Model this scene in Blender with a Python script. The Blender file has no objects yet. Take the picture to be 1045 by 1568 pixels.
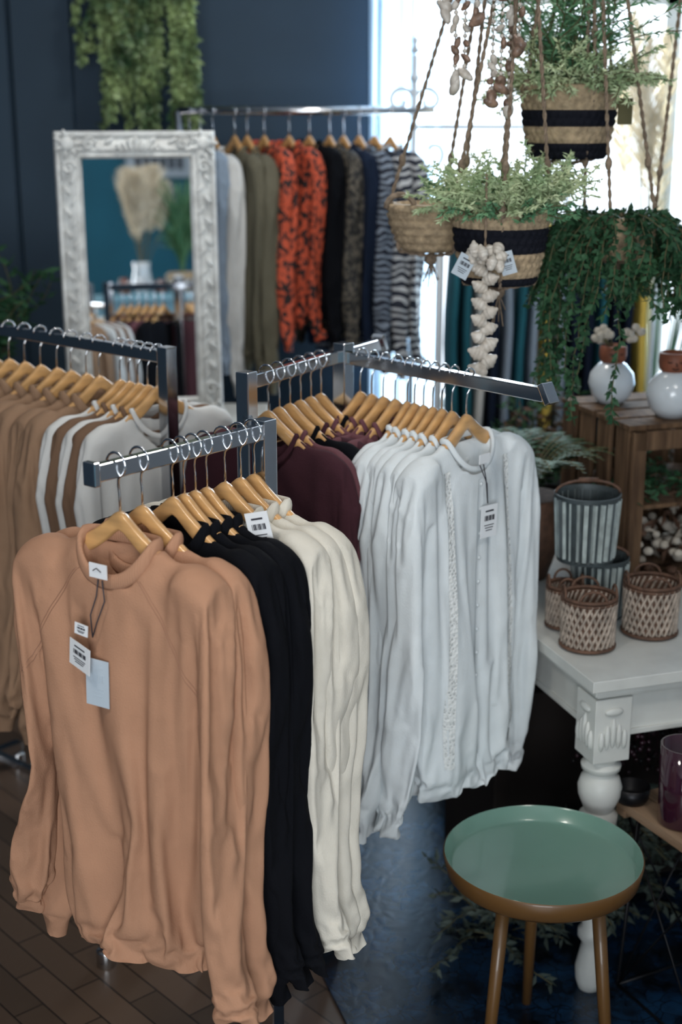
import bpy, bmesh, math, random, time
from mathutils import Vector, Matrix, noise, Euler
from mathutils.bvhtree import BVHTree
random.seed(7)
R=random.uniform
V=Vector
col=bpy.context.scene.collection
try:
    bpy.context.scene.view_settings.view_transform='Standard'
except Exception as e: print(e)

# ------------------------------------------------------------------ materials
def nmat(name):
    m=bpy.data.materials.new(name); m.use_nodes=True
    nt=m.node_tree; b=nt.nodes['Principled BSDF']
    return m,nt,b
def mat(name,c,rough=.5,metal=0,var=.0,vs=8,bump=0,bs=60,coat=0,sheen=0,c2=None,stretch=None,spec=.5):
    m,nt,b=nmat(name)
    b.inputs['Base Color'].default_value=(*c,1)
    b.inputs['Roughness'].default_value=rough
    b.inputs['Metallic'].default_value=metal
    b.inputs['Coat Weight'].default_value=coat
    b.inputs['Sheen Weight'].default_value=sheen
    b.inputs['Specular IOR Level'].default_value=spec
    tc=nt.nodes.new('ShaderNodeTexCoord'); mp=nt.nodes.new('ShaderNodeMapping')
    nt.links.new(tc.outputs['Object'],mp.inputs['Vector'])
    if stretch: mp.inputs['Scale'].default_value=stretch
    if var or c2:
        n=nt.nodes.new('ShaderNodeTexNoise'); n.inputs['Scale'].default_value=vs; n.inputs['Detail'].default_value=4
        nt.links.new(mp.outputs['Vector'],n.inputs['Vector'])
        r=nt.nodes.new('ShaderNodeValToRGB')
        r.color_ramp.elements[0].position=.35; r.color_ramp.elements[1].position=.65
        if c2: a,bb=c,c2
        else:
            a=tuple(max(0,x*(1-var)) for x in c); bb=tuple(min(1,x*(1+var)) for x in c)
        r.color_ramp.elements[0].color=(*a,1); r.color_ramp.elements[1].color=(*bb,1)
        nt.links.new(n.outputs['Fac'],r.inputs['Fac']); nt.links.new(r.outputs['Color'],b.inputs['Base Color'])
    if bump:
        n2=nt.nodes.new('ShaderNodeTexNoise'); n2.inputs['Scale'].default_value=bs; n2.inputs['Detail'].default_value=3
        nt.links.new(mp.outputs['Vector'],n2.inputs['Vector'])
        bp=nt.nodes.new('ShaderNodeBump'); bp.inputs['Strength'].default_value=bump; bp.inputs['Distance'].default_value=.004
        nt.links.new(n2.outputs['Fac'],bp.inputs['Height']); nt.links.new(bp.outputs['Normal'],b.inputs['Normal'])
    return m
def ribmat(name,c,spec=.2):
    m,nt,b=nmat(name)
    b.inputs['Base Color'].default_value=(*c,1); b.inputs['Roughness'].default_value=.95; b.inputs['Specular IOR Level'].default_value=spec
    tc=nt.nodes.new('ShaderNodeTexCoord'); w=nt.nodes.new('ShaderNodeTexWave')
    w.inputs['Scale'].default_value=85; nt.links.new(tc.outputs['Object'],w.inputs['Vector'])
    bp=nt.nodes.new('ShaderNodeBump'); bp.inputs['Strength'].default_value=.3; bp.inputs['Distance'].default_value=.0015
    nt.links.new(w.outputs['Fac'],bp.inputs['Height']); nt.links.new(bp.outputs['Normal'],b.inputs['Normal'])
    return m
def cloth(name,c,sheen=.0,bump=.25,bs=350,spec=.2):
    return (mat(name,c,.95,var=.05,vs=14,bump=bump,bs=bs,sheen=sheen,spec=spec), ribmat(name+'_rib',c,spec))
def leopard(name,base,spot,scale=45):
    m,nt,b=nmat(name); b.inputs['Roughness'].default_value=.8
    tc=nt.nodes.new('ShaderNodeTexCoord')
    n=nt.nodes.new('ShaderNodeTexNoise'); n.inputs['Scale'].default_value=scale; n.inputs['Detail'].default_value=2
    r=nt.nodes.new('ShaderNodeValToRGB'); r.color_ramp.elements[0].position=.50; r.color_ramp.elements[1].position=.54
    r.color_ramp.elements[0].color=(*base,1); r.color_ramp.elements[1].color=(*spot,1)
    nt.links.new(tc.outputs['Object'],n.inputs['Vector']); nt.links.new(n.outputs['Fac'],r.inputs['Fac']); nt.links.new(r.outputs['Color'],b.inputs['Base Color'])
    return (m,m)
def zebra(name,a,c,scale=14,dist=7):
    m,nt,b=nmat(name); b.inputs['Roughness'].default_value=.8
    tc=nt.nodes.new('ShaderNodeTexCoord'); w=nt.nodes.new('ShaderNodeTexWave'); w.bands_direction='Z'
    w.inputs['Scale'].default_value=scale; w.inputs['Distortion'].default_value=dist; w.inputs['Detail'].default_value=1; w.inputs['Detail Scale'].default_value=1.0
    r=nt.nodes.new('ShaderNodeValToRGB'); r.color_ramp.elements[0].position=.58; r.color_ramp.elements[1].position=.64
    r.color_ramp.elements[0].color=(*a,1); r.color_ramp.elements[1].color=(*c,1)
    nt.links.new(tc.outputs['Object'],w.inputs['Vector']); nt.links.new(w.outputs['Fac'],r.inputs['Fac']); nt.links.new(r.outputs['Color'],b.inputs['Base Color'])
    return (m,m)
def lace_mat():
    m,nt,b=nmat('lace'); b.inputs['Roughness'].default_value=.9
    tc=nt.nodes.new('ShaderNodeTexCoord'); v=nt.nodes.new('ShaderNodeTexVoronoi'); v.inputs['Scale'].default_value=150
    r=nt.nodes.new('ShaderNodeValToRGB'); r.color_ramp.elements[0].position=.12; r.color_ramp.elements[1].position=.45
    r.color_ramp.elements[0].color=(.42,.44,.44,1); r.color_ramp.elements[1].color=(.70,.72,.71,1)
    nt.links.new(tc.outputs['Object'],v.inputs['Vector']); nt.links.new(v.outputs['Distance'],r.inputs['Fac']); nt.links.new(r.outputs['Color'],b.inputs['Base Color'])
    bp=nt.nodes.new('ShaderNodeBump'); bp.inputs['Strength'].default_value=.8; bp.inputs['Distance'].default_value=.003
    nt.links.new(v.outputs['Distance'],bp.inputs['Height']); nt.links.new(bp.outputs['Normal'],b.inputs['Normal'])
    return m

M_peach=cloth('peach_fleece',(.40,.215,.132))
M_black=cloth('black_fleece',(.0035,.004,.006),0,spec=.12)
M_cream=cloth('cream_fleece',(.60,.565,.49))
M_white=cloth('white_viscose',(.66,.70,.715),.0,.15,200)
M_whiteb=cloth('white_cotton',(.60,.60,.585))
M_maroon=cloth('mauve_maroon_jersey',(.125,.050,.060))
M_dmaroon=cloth('dark_maroon_jersey',(.05,.017,.024))
M_tan=cloth('tan_fleece',(.26,.16,.10))
M_brown=cloth('brown_jersey',(.16,.095,.06))
M_khaki=cloth('khaki_linen',(.13,.12,.085))
M_grey=cloth('blue_grey_cotton',(.26,.33,.42))
M_navy=cloth('navy_cotton',(.008,.015,.035),0)
M_teal=cloth('teal_cotton',(.02,.12,.16))
M_yellow=cloth('yellow_cotton',(.75,.55,.12))
M_red=leopard('red_leopard',(.55,.085,.035),(.02,.012,.012))
M_dspeck=leopard('grey_speckle',(.012,.012,.012),(.10,.085,.065),60)
M_zebra=zebra('zebra_print',(.012,.016,.03),(.50,.51,.52),11)
M_zebra2=zebra('zebra_print_dark',(.008,.012,.026),(.22,.26,.32),14)
m_wood=mat('hanger_wood',(.56,.315,.125),.30,var=.18,vs=7,coat=.4,stretch=(1,6,6))
m_chrome=mat('chrome',(.60,.61,.63),.15,1)
m_hook=mat('hook_steel',(.75,.77,.8),.12,1)
m_lace=lace_mat()
m_tag=mat('tag_card',(.76,.78,.80),.6)
m_ink=mat('tag_ink',(.03,.03,.04),.7)
m_tagb=mat('tag_card_blue',(.45,.52,.58),.6)
m_wall=mat('navy_wall',(.022,.046,.074),.75,var=.08,vs=2,bump=.1,bs=90)
m_tealwall=mat('teal_wall',(.015,.14,.20),.7,var=.1,vs=2)
m_greywall=mat('grey_wall',(.22,.24,.26),.8)
m_whitewall=mat('white_wall',(.55,.56,.58),.8)
m_whitep=mat('white_paint',(.60,.61,.58),.45,var=.06,vs=14,bump=.15,bs=30)
m_iron=mat('white_iron',(.58,.64,.70),.45)
m_natural=mat('seagrass',(.36,.27,.17),.85,var=.3,vs=60,bump=.6,bs=220)
m_blackg=mat('black_seagrass',(.006,.007,.013),.8,bump=.6,bs=220,spec=.2)
m_rope=mat('jute_rope',(.23,.17,.12),.9,var=.3,vs=80,bump=.5,bs=300)
m_shell=mat('shell',(.62,.58,.52),.4,c2=(.46,.41,.35),vs=60,bump=.2,bs=60)
m_shellb=mat('shell_brown',(.22,.14,.10),.4,var=.5,vs=60)
m_leaf=mat('ivy_leaf',(.035,.10,.035),.55,c2=(.07,.17,.06),vs=14,spec=.3)
m_leafd=mat('dark_leaf',(.016,.055,.026),.6,c2=(.04,.11,.05),vs=14,spec=.25)
m_leafl=mat('pale_fern_leaf',(.30,.42,.22),.6,c2=(.55,.62,.38),vs=20)
m_leafm=mat('mid_fern_leaf',(.06,.20,.10),.6,c2=(.16,.32,.16),vs=20)
m_leafb=mat('bright_ivy_leaf',(.030,.085,.038),.5,c2=(.30,.40,.17),vs=9)
m_leafblue=mat('blue_green_leaf',(.03,.11,.08),.5,c2=(.09,.22,.15),vs=14)
m_silver=mat('eucalyptus_leaf',(.04,.055,.045),.65,c2=(.09,.115,.10),vs=14,spec=.25)
m_pampas=mat('pampas',(.78,.70,.55),.95,var=.1,vs=20)
m_stem=mat('stem',(.10,.09,.04),.8)
m_cratew=mat('crate_wood',(.060,.033,.018),.8,c2=(.15,.088,.048),vs=5,stretch=(9,9,1),bump=.4,bs=30,spec=.25)
m_tablew=mat('side_table_wood',(.20,.12,.07),.6,c2=(.33,.22,.14),vs=5,stretch=(1,9,9),bump=.3,bs=30)
m_pot=mat('glazed_white',(.60,.65,.69),.22,coat=.4)
m_terra=mat('terracotta',(.20,.062,.03),.6,var=.15,vs=30)
m_sage=mat('sage_enamel',(.150,.275,.220),.22,var=.05,vs=4,coat=.4)
m_ochre=mat('ochre_enamel',(.12,.058,.016),.4,coat=.2)
m_zinc=mat('zinc_grey',(.055,.07,.075),.55,metal=.3,var=.2,vs=30)
m_zincl=mat('zinc_whitewash',(.32,.37,.36),.7,var=.2,vs=40)
m_wick=mat('whitewash_wicker',(.34,.28,.23),.75,var=.3,vs=60)
m_wickd=mat('wicker_dark',(.10,.05,.03),.75,var=.3,vs=60)
m_blackm=mat('black_wire',(.01,.01,.012),.4,.6)
m_glassd=mat('purple_glass',(.035,.008,.018),.08,coat=.6)
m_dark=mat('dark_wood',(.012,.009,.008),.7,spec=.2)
m_silverm=mat('mirror_glass',(.9,.92,.93),.01,1)
m_frame=mat('antique_white_frame',(.74,.76,.75),.45,c2=(.52,.53,.52),vs=26,bump=.3,bs=60)
m_soil=mat('soil',(.03,.02,.015),.95,bump=.6,bs=80)
m_cotton=mat('cotton',(.52,.47,.40),1,bump=.8,bs=60)

def floor_mat():
    m,nt,b=nmat('parquet_floor'); b.inputs['Roughness'].default_value=.38
    tc=nt.nodes.new('ShaderNodeTexCoord'); mp=nt.nodes.new('ShaderNodeMapping'); mp.inputs['Rotation'].default_value=(0,0,.85)
    br=nt.nodes.new('ShaderNodeTexBrick'); br.inputs['Scale'].default_value=5; br.inputs['Color1'].default_value=(.12,.075,.05,1); br.inputs['Color2'].default_value=(.07,.045,.03,1)
    br.inputs['Mortar'].default_value=(.015,.01,.008,1); br.inputs['Mortar Size'].default_value=.01; br.inputs['Brick Width'].default_value=1.2; br.inputs['Row Height'].default_value=.35
    nt.links.new(tc.outputs['Object'],mp.inputs['Vector']); nt.links.new(mp.outputs['Vector'],br.inputs['Vector']); nt.links.new(br.outputs['Color'],b.inputs['Base Color'])
    return m
def blue_mat():  # blue light reflected by dark parquet, painted into the base colour
    m,nt,b=nmat('painted_blue_reflection'); b.inputs['Roughness'].default_value=.27
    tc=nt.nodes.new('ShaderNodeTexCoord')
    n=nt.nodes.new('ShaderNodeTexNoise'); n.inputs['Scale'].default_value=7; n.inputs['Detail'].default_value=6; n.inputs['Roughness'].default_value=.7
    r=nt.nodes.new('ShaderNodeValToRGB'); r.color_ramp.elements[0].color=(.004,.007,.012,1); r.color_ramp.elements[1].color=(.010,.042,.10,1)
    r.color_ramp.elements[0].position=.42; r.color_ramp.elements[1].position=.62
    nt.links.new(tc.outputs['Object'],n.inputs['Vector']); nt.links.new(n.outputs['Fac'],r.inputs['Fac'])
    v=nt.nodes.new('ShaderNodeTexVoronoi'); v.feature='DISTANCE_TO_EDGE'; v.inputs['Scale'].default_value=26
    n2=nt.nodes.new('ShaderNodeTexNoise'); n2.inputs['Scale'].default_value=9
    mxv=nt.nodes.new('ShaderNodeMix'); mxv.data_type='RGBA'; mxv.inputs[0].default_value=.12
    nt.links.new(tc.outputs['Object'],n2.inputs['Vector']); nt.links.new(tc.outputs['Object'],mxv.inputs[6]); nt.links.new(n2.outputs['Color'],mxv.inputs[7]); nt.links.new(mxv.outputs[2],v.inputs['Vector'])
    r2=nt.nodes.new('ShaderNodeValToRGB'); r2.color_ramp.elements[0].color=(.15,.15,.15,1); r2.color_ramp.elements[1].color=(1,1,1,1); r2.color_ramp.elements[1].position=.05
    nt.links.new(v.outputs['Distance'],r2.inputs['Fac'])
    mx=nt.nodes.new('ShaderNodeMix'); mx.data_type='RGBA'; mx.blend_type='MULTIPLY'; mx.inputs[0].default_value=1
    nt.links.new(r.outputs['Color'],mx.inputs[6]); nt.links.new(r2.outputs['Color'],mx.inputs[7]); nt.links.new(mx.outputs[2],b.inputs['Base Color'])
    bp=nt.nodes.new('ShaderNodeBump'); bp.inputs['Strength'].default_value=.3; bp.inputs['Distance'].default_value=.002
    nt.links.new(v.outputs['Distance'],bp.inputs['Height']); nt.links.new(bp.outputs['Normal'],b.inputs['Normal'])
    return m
def sheer_mat():
    m,nt,b=nmat('sheer_curtain'); out=nt.nodes['Material Output']
    d=nt.nodes.new('ShaderNodeBsdfDiffuse'); d.inputs['Color'].default_value=(.66,.76,.85,1)
    t=nt.nodes.new('ShaderNodeBsdfTranslucent'); t.inputs['Color'].default_value=(.62,.77,.90,1)
    x=nt.nodes.new('ShaderNodeMixShader'); x.inputs[0].default_value=.6
    nt.links.new(d.outputs[0],x.inputs[1]); nt.links.new(t.outputs[0],x.inputs[2]); nt.links.new(x.outputs[0],out.inputs['Surface'])
    return m
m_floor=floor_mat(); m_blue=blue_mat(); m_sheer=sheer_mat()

# ------------------------------------------------------------------ mesh builder
class MB:
    def __init__(s): s.v=[];s.f=[];s.m=[];s.s=[]
    def add(s,vs,fs,mi=0,sm=True,M=None):
        o=len(s.v)
        for p in vs: s.v.append(tuple(M@V(p)) if M is not None else tuple(p))
        for f in fs: s.f.append(tuple(i+o for i in f)); s.m.append(mi); s.s.append(sm)
    def tube(s,pts,r,n=8,mi=0,cap=True,M=None,ry=None,ref=None,closed=False):
        pts=[V(p) for p in pts]; k=len(pts)
        rr=r if isinstance(r,(list,tuple)) else [r]*k
        ry_=ry if isinstance(ry,(list,tuple)) else ([ry]*k if ry else rr)
        vs=[];up=None
        for i,p in enumerate(pts):
            if closed: t=pts[(i+1)%k]-pts[i-1]
            else: t=(pts[min(i+1,k-1)]-pts[max(i-1,0)])
            if t.length<1e-9: t=V((0,0,1))
            t.normalize()
            if ref is not None: b=V(ref)
            elif up is None: b=V((0,1,0)) if abs(t.y)<.9 else V((1,0,0))
            else: b=up
            b=(b-t*b.dot(t))
            if b.length<1e-6: b=V((1,0,0))-t*t.x
            b.normalize(); up=b; a=b.cross(t)
            for j in range(n):
                th=2*math.pi*j/n
                vs.append(p+a*rr[i]*math.cos(th)+b*ry_[i]*math.sin(th))
        fs=[]
        for i in range(k if closed else k-1):
            for j in range(n):
                i2=(i+1)%k
                fs.append((i*n+j,i*n+(j+1)%n,i2*n+(j+1)%n,i2*n+j))
        if cap and not closed:
            fs.append(tuple(range(n-1,-1,-1))); fs.append(tuple((k-1)*n+j for j in range(n)))
        s.add(vs,fs,mi,True,M)
    def box(s,c,sz,rot=None,mi=0,M=None):
        x,y,z=[q/2 for q in sz]; T=Matrix.Translation(c)
        if rot is not None: T=T@(rot.to_4x4() if not isinstance(rot,(float,int)) else Matrix.Rotation(rot,4,'Z'))
        if M is not None: T=M@T
        vs=[(-x,-y,-z),(x,-y,-z),(x,y,-z),(-x,y,-z),(-x,-y,z),(x,-y,z),(x,y,z),(-x,y,z)]
        s.add(vs,[(0,3,2,1),(4,5,6,7),(0,1,5,4),(1,2,6,5),(2,3,7,6),(3,0,4,7)],mi,False,T)
    def lathe(s,prof,c=(0,0,0),n=24,mi=0,mod=None,M=None,cap=False,sm=True):
        vs=[];c=V(c)
        for i,(r,z) in enumerate(prof):
            for j in range(n):
                th=2*math.pi*j/n; q=r+(mod(i,th,z) if mod else 0)
                vs.append((c.x+q*math.cos(th),c.y+q*math.sin(th),c.z+z))
        fs0=[]
        for i in range(len(prof)-1):
            m_=mi[i] if isinstance(mi,list) else mi
            fs0.append((m_,[(i*n+j,i*n+(j+1)%n,(i+1)*n+(j+1)%n,(i+1)*n+j) for j in range(n)]))
        base=len(s.v); s.add(vs,[],0,True,M)
        for m_,o in fs0:
            for f in o: s.f.append(tuple(a+base for a in f)); s.m.append(m_); s.s.append(sm)
        if cap:
            k=len(prof)-1; m_=mi[-1] if isinstance(mi,list) else mi
            s.f.append(tuple(base+j for j in range(n-1,-1,-1))); s.m.append(m_); s.s.append(False)
            s.f.append(tuple(base+k*n+j for j in range(n))); s.m.append(m_); s.s.append(False)
    def ball(s,c,sz,rot=None,n=10,mi=0,M=None):
        if not isinstance(sz,(tuple,list)): sz=(sz,)*3
        T=Matrix.Translation(c)
        if rot is not None: T=T@rot.to_4x4()
        if M is not None: T=M@T
        vs=[];m=max(4,n//2+1)
        for i in range(m+1):
            ph=math.pi*i/m
            for j in range(n):
                th=2*math.pi*j/n
                vs.append((sz[0]*math.sin(ph)*math.cos(th),sz[1]*math.sin(ph)*math.sin(th),sz[2]*math.cos(ph)))
        s.add(vs,[(i*n+j,(i+1)*n+j,(i+1)*n+(j+1)%n,i*n+(j+1)%n) for i in range(m) for j in range(n)],mi,True,T)
    def leaf(s,p,d,l,w,mi=0,simple=False,nr=None):
        p=V(p);d=V(d).normalized()
        q=V((R(-1,1),R(-1,1),R(-1,1))) if nr is None else V(nr)
        a=d.cross(q)
        if a.length<1e-4: a=d.orthogonal()
        a.normalize(); n=a.cross(d)
        mid=p+d*l*.45
        if simple: s.add([p,mid+a*w/2,p+d*l,mid-a*w/2],[(0,1,2,3)],mi,True)
        else:
            s.add([p,mid+a*w/2+n*w*.12,p+d*l-n*l*.12,mid-a*w/2+n*w*.12,mid-n*w*.08],[(0,1,4),(1,2,4),(2,3,4),(3,0,4)],mi,True)
    def rope(s,p0,p1,r=.004,mi=0,sag=0):
        p0=V(p0);p1=V(p1);L=(p1-p0).length;k=max(6,int(L/.008))
        t=(p1-p0).normalized();a=t.orthogonal().normalized();b=t.cross(a)
        tw=L/.022*math.pi
        for q in range(2):
            pts=[]
            for i in range(k+1):
                u=i/k;th=tw*u*1.0+q*math.pi
                pts.append(p0.lerp(p1,u)+V((0,0,-sag*4*u*(1-u)))+(a*math.cos(th)+b*math.sin(th))*r*.55)
            s.tube(pts,r*.62,5,mi)
    def mesh(s,name):
        me=bpy.data.meshes.new(name); me.from_pydata(s.v,[],s.f); me.update()
        me.polygons.foreach_set('material_index',s.m); me.polygons.foreach_set('use_smooth',s.s); me.update()
        return me
    def obj(s,name,mats,parent=None,bevel=None,M=None):
        me=s.mesh(name)
        for m in mats: me.materials.append(m)
        o=bpy.data.objects.new(name,me); col.objects.link(o)
        if M is not None: o.matrix_world=M
        if parent: o.parent=parent
        if bevel:
            b=o.modifiers.new('bevel','BEVEL'); b.width=bevel; b.segments=2; b.limit_method='ANGLE'; b.angle_limit=.9
        return o

def spiral(c,r0,r1,a0,a1,n=26):
    out=[]
    for i in range(n+1):
        u=i/n;r=r0+(r1-r0)*u;a=a0+(a1-a0)*u
        out.append((c[0]+r*math.cos(a),c[1],c[2]+r*math.sin(a)))
    return out

# ------------------------------------------------------------------ hanger
HW=.158
def hz(x): return -.058-.132*((x*x+.00015)**.25)/(.2**.5)-.010*max(0,(abs(x)-.07)/.09)
def hanger_mesh():
    b=MB(); N=34; vs=[];n=12
    for i in range(N+1):
        x=-HW+2*HW*i/N; u=abs(x)/HW
        z=hz(x); y=.006-.010*u*u
        ty=.0090+.003*u; tz=.0150+.001*u
        if u>.97: ty*=.6; tz*=.7
        for j in range(n):
            th=2*math.pi*j/n
            c,s_=math.cos(th),math.sin(th)
            vs.append((x,y+ty*math.copysign(abs(c)**.6,c),z+tz*math.copysign(abs(s_)**.6,s_)))
    fs=[(i*n+j,i*n+(j+1)%n,(i+1)*n+(j+1)%n,(i+1)*n+j) for i in range(N) for j in range(n)]
    fs+= [tuple(range(n-1,-1,-1)),tuple(N*n+j for j in range(n))]
    b.add(vs,fs,0)
    pts=[(0,.006,-.085),(0,.006,-.05),(0,.004,-.036),(.004,0,-.026)]
    r=.0185
    for i in range(15):
        a=-math.pi*.38+ (math.pi*1.30)*i/14
        pts.append((r*math.cos(a),0,-.005+r*math.sin(a)))
    b.tube(pts,.0021,6,1)
    me=b.mesh('wooden_hanger'); me.materials.append(m_wood); me.materials.append(m_hook); return me
HANG=hanger_mesh()

# ------------------------------------------------------------------ garments (draped with a cloth solve)
NA=.075; Z0=-.120
def zsh(a): return Z0-.36*(a-.075)
def build(name,seed,nb=.045,dip=.055,sh=.175,bb=.05,ba=.200,hem=-.79,fold=.012,nf=5,sl=None,sl2=None,rx=None,ry=None,voxel=.011,band=.05,frames=24,shrink=-.02,bend=.5,tens=15,sub=1,lump=.008,ribs=False,damp=4):
    rnd=random.Random(seed); ph=[rnd.uniform(0,6.28) for _ in range(8)]
    N=56; rings=[]; na=NA
    def ell(a,bq,fz,ex=None):
        r=[]
        for j in range(N):
            th=2*math.pi*j/N;c=math.cos(th);s=math.sin(th)
            p=V((a*math.copysign(abs(c)**.85,c),bq*math.copysign(abs(s)**.8,s),fz(c,s)))
            r.append(ex(p,th,c,s) if ex else p)
        return r
    def nz(c,s):
        w=abs(s)**1.3; return Z0*(1-w)+((Z0-dip) if s<0 else Z0-.006)*w
    rings+= [ell(.02,.01,lambda c,s:Z0-.19),ell(na*.55,nb*.45,lambda c,s:Z0-.17),ell(na*.75,nb*.65,lambda c,s:nz(c,s)-.07),ell(na*.82,nb*.74,lambda c,s:nz(c,s)-.012)]
    for k in range(7):
        s0=k/6;a=na+(sh-na)*s0;bq=nb+(bb-nb)*s0
        def fz(c,s,s0=s0,a=a):
            w=abs(s)**1.3; zf=(Z0-dip-(.20-dip)*s0) if s<0 else (Z0-.006-.19*s0)
            return zsh(a)*(1-w)+zf*w
        rings.append(ell(a,bq,fz))
    for k in range(1,23):
        t=k/22;a=sh+(ba-sh)*min(1,t*2.2)
        def fz(c,s,t=t):
            w=abs(s)**1.3;z0=zsh(sh)-.02
            return (z0+(hem-z0)*t)*(1-w)+(Z0-.2+(hem-Z0+.2)*t)*w
        hb=.95 if (1-t)*.5<band else 1
        def ex(p,th,c,s,t=t,hb=hb):
            f=fold*t**.8*(math.sin(nf*th+ph[0]+t)+.6*math.sin((nf*2+1)*th+ph[1]-t*.8)+.35*math.sin((nf*3+2)*th+ph[2]+t))
            p.x*=hb;p.y*=hb;p.y+=f*(1 if s>0 else -1)*abs(s)**.5;p.x+=.3*f*c
            return p
        rings.append(ell(a,bb*(1+.15*t),fz,ex))
    b=MB();vs=[p for r in rings for p in r];K=len(rings)
    b.add(vs,[(i*N+j,i*N+(j+1)%N,(i+1)*N+(j+1)%N,(i+1)*N+j) for i in range(K-1) for j in range(N)]+[tuple(range(N-1,-1,-1)),tuple((K-1)*N+j for j in range(N))])
    for sg,path in((1,sl),(-1,sl2 or sl)):
        pts=[];rr=[];r2=[]
        for i in range(len(path)-1):
            for q in range(5):
                u=q/5
                def ip(ar):
                    p0=ar[max(i-1,0)];p1=ar[i];p2=ar[i+1];p3=ar[min(i+2,len(ar)-1)]
                    return .5*(2*p1+(p2-p0)*u+(2*p0-5*p1+4*p2-p3)*u*u+(3*p1-p0-3*p2+p3)*u**3)
                pts.append((sg*ip([p[0] for p in path]),ip([p[1] for p in path]),ip([p[2] for p in path])));rr.append(ip(rx));r2.append(ip(ry))
        pts.append((sg*path[-1][0],path[-1][1],path[-1][2]));rr.append(rx[-1]);r2.append(ry[-1])
        b.tube(pts,rr,18,0,ry=r2,ref=(0,1,0))
    me=b.mesh('t')
    bm=bmesh.new();bm.from_mesh(me);bmesh.ops.recalc_face_normals(bm,faces=bm.faces);bm.to_mesh(me);bm.free()
    o=bpy.data.objects.new(name,me);col.objects.link(o)
    m=o.modifiers.new('r','REMESH');m.mode='VOXEL';m.voxel_size=voxel;m.use_smooth_shade=True
    m=o.modifiers.new('s','SMOOTH');m.iterations=4
    dg=bpy.context.evaluated_depsgraph_get();me2=bpy.data.meshes.new_from_object(o.evaluated_get(dg));o.modifiers.clear();o.data=me2
    bm=bmesh.new();bm.from_mesh(me2)
    xs=ba+.022
    e1=max(sl[-1][2],(sl2 or sl)[-1][2])+.014
    for zc in (hem+.014,hem+band+.01,e1,e1+band):
        g=bm.verts[:]+bm.edges[:]+bm.faces[:]
        bmesh.ops.bisect_plane(bm,geom=g,plane_co=(0,0,zc),plane_no=(0,0,1),dist=.0005)
    dl=[f for f in bm.faces if (f.calc_center_median().z<hem+.014 and abs(f.calc_center_median().x)<xs) or f.calc_center_median().z<e1]
    bmesh.ops.delete(bm,geom=dl,context='FACES')
    for f in bm.faces:
        c=f.calc_center_median(); f.material_index=1 if ((abs(c.x)<xs and c.z<hem+band+.01) or c.z<e1+band) and band>0 else 0
        f.smooth=True
    bmesh.ops.remove_doubles(bm,verts=bm.verts[:],dist=.0015)
    bm.normal_update()
    for v in bm.verts:
        n=noise.noise(v.co*14+V((seed,0,0)))*lump
        if v.co.z<-.22: v.co+=v.normal*n
    bm.to_mesh(me2);bm.free()
    back=me2.copy()
    g=o.vertex_groups.new(name='pin')
    for v in me2.vertices:
        x,y,z=v.co; w=0
        if abs(x)<.195 and z>zsh(max(.075,abs(x)))-.022: w=1
        if abs(x)<na+.01 and z>Z0-dip-.03: w=1
        if w: g.add([v.index],w,'REPLACE')
    c=o.modifiers.new('c','CLOTH');s=c.settings
    s.vertex_group_mass='pin';s.quality=6;s.mass=.25;s.tension_stiffness=tens;s.compression_stiffness=tens;s.shear_stiffness=5;s.bending_stiffness=bend
    s.air_damping=damp;s.shrink_min=shrink
    s.tension_damping=5;s.compression_damping=5;s.shear_damping=5
    if ribs:
        rg=o.vertex_groups.new(name='rib'); ids=set()
        for p in me2.polygons:
            if p.material_index==1: ids.update(p.vertices)
        rg.add(list(ids),1,'REPLACE')
        s.vertex_group_bending='rib'; s.bending_stiffness_max=6
        s.vertex_group_shrink='rib'; s.shrink_max=.06
    c.collision_settings.use_self_collision=True;c.collision_settings.self_distance_min=.003;c.collision_settings.use_collision=False
    t=time.time();sc=bpy.context.scene
    c.point_cache.frame_start=1;c.point_cache.frame_end=frames+2
    for f in range(1,frames+1): sc.frame_set(f)
    dg=bpy.context.evaluated_depsgraph_get();me3=bpy.data.meshes.new_from_object(o.evaluated_get(dg));o.modifiers.clear();sc.frame_set(1)
    bad=any((not (abs(v.co.x)<.6 and abs(v.co.y)<.5 and -1.3<v.co.z<0)) for v in me3.vertices)
    if bad: print('SIM FALLBACK',name); me3=back
    o.data=me3
    m=o.modifiers.new('s','SMOOTH');m.iterations=2;m.factor=.4
    if sub: m=o.modifiers.new('ss','SUBSURF');m.levels=1;m.render_levels=1
    dg=bpy.context.evaluated_depsgraph_get();me4=bpy.data.meshes.new_from_object(o.evaluated_get(dg))
    bpy.data.objects.remove(o)
    print('SIM',name,len(me4.vertices),round(time.time()-t,1))
    me4.name=name; me4.materials.clear(); me4.materials.append(None); me4.materials.append(None)
    for p in me4.polygons:p.use_smooth=True
    return me4
def sleeve(L,x=.262,lean=0):
    zs=[-.155,-.185,-.27,-.155-.38*L,-.155-.56*L,-.155-.78*L,-.155-.91*L,-.155-.95*L,-.155-L]
    xx=[.12,.17,.216,x-.020,x-.006,x,x,x,x]; yy=[0,0,-.006,-.012+lean,-.024+lean,-.018+lean,-.012+lean,-.01+lean,-.01+lean]
    return list(zip(xx,yy,zs))
RX=[.028,.040,.042,.038,.034,.034,.038,.026,.026]
RY=[.042,.052,.055,.050,.046,.046,.050,.033,.033]
BRY=[.038,.046,.048,.044,.046,.052,.058,.050,.056]
BRX=[.026,.034,.036,.032,.030,.033,.036,.032,.036]
G={}
G['sweat']=build('sweatshirt_hero',2,sl=sleeve(.765),sl2=sleeve(.70),rx=RX,ry=RY,voxel=.0105,frames=22,hem=-.815,bend=.6,fold=.014,ribs=True)
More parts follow.
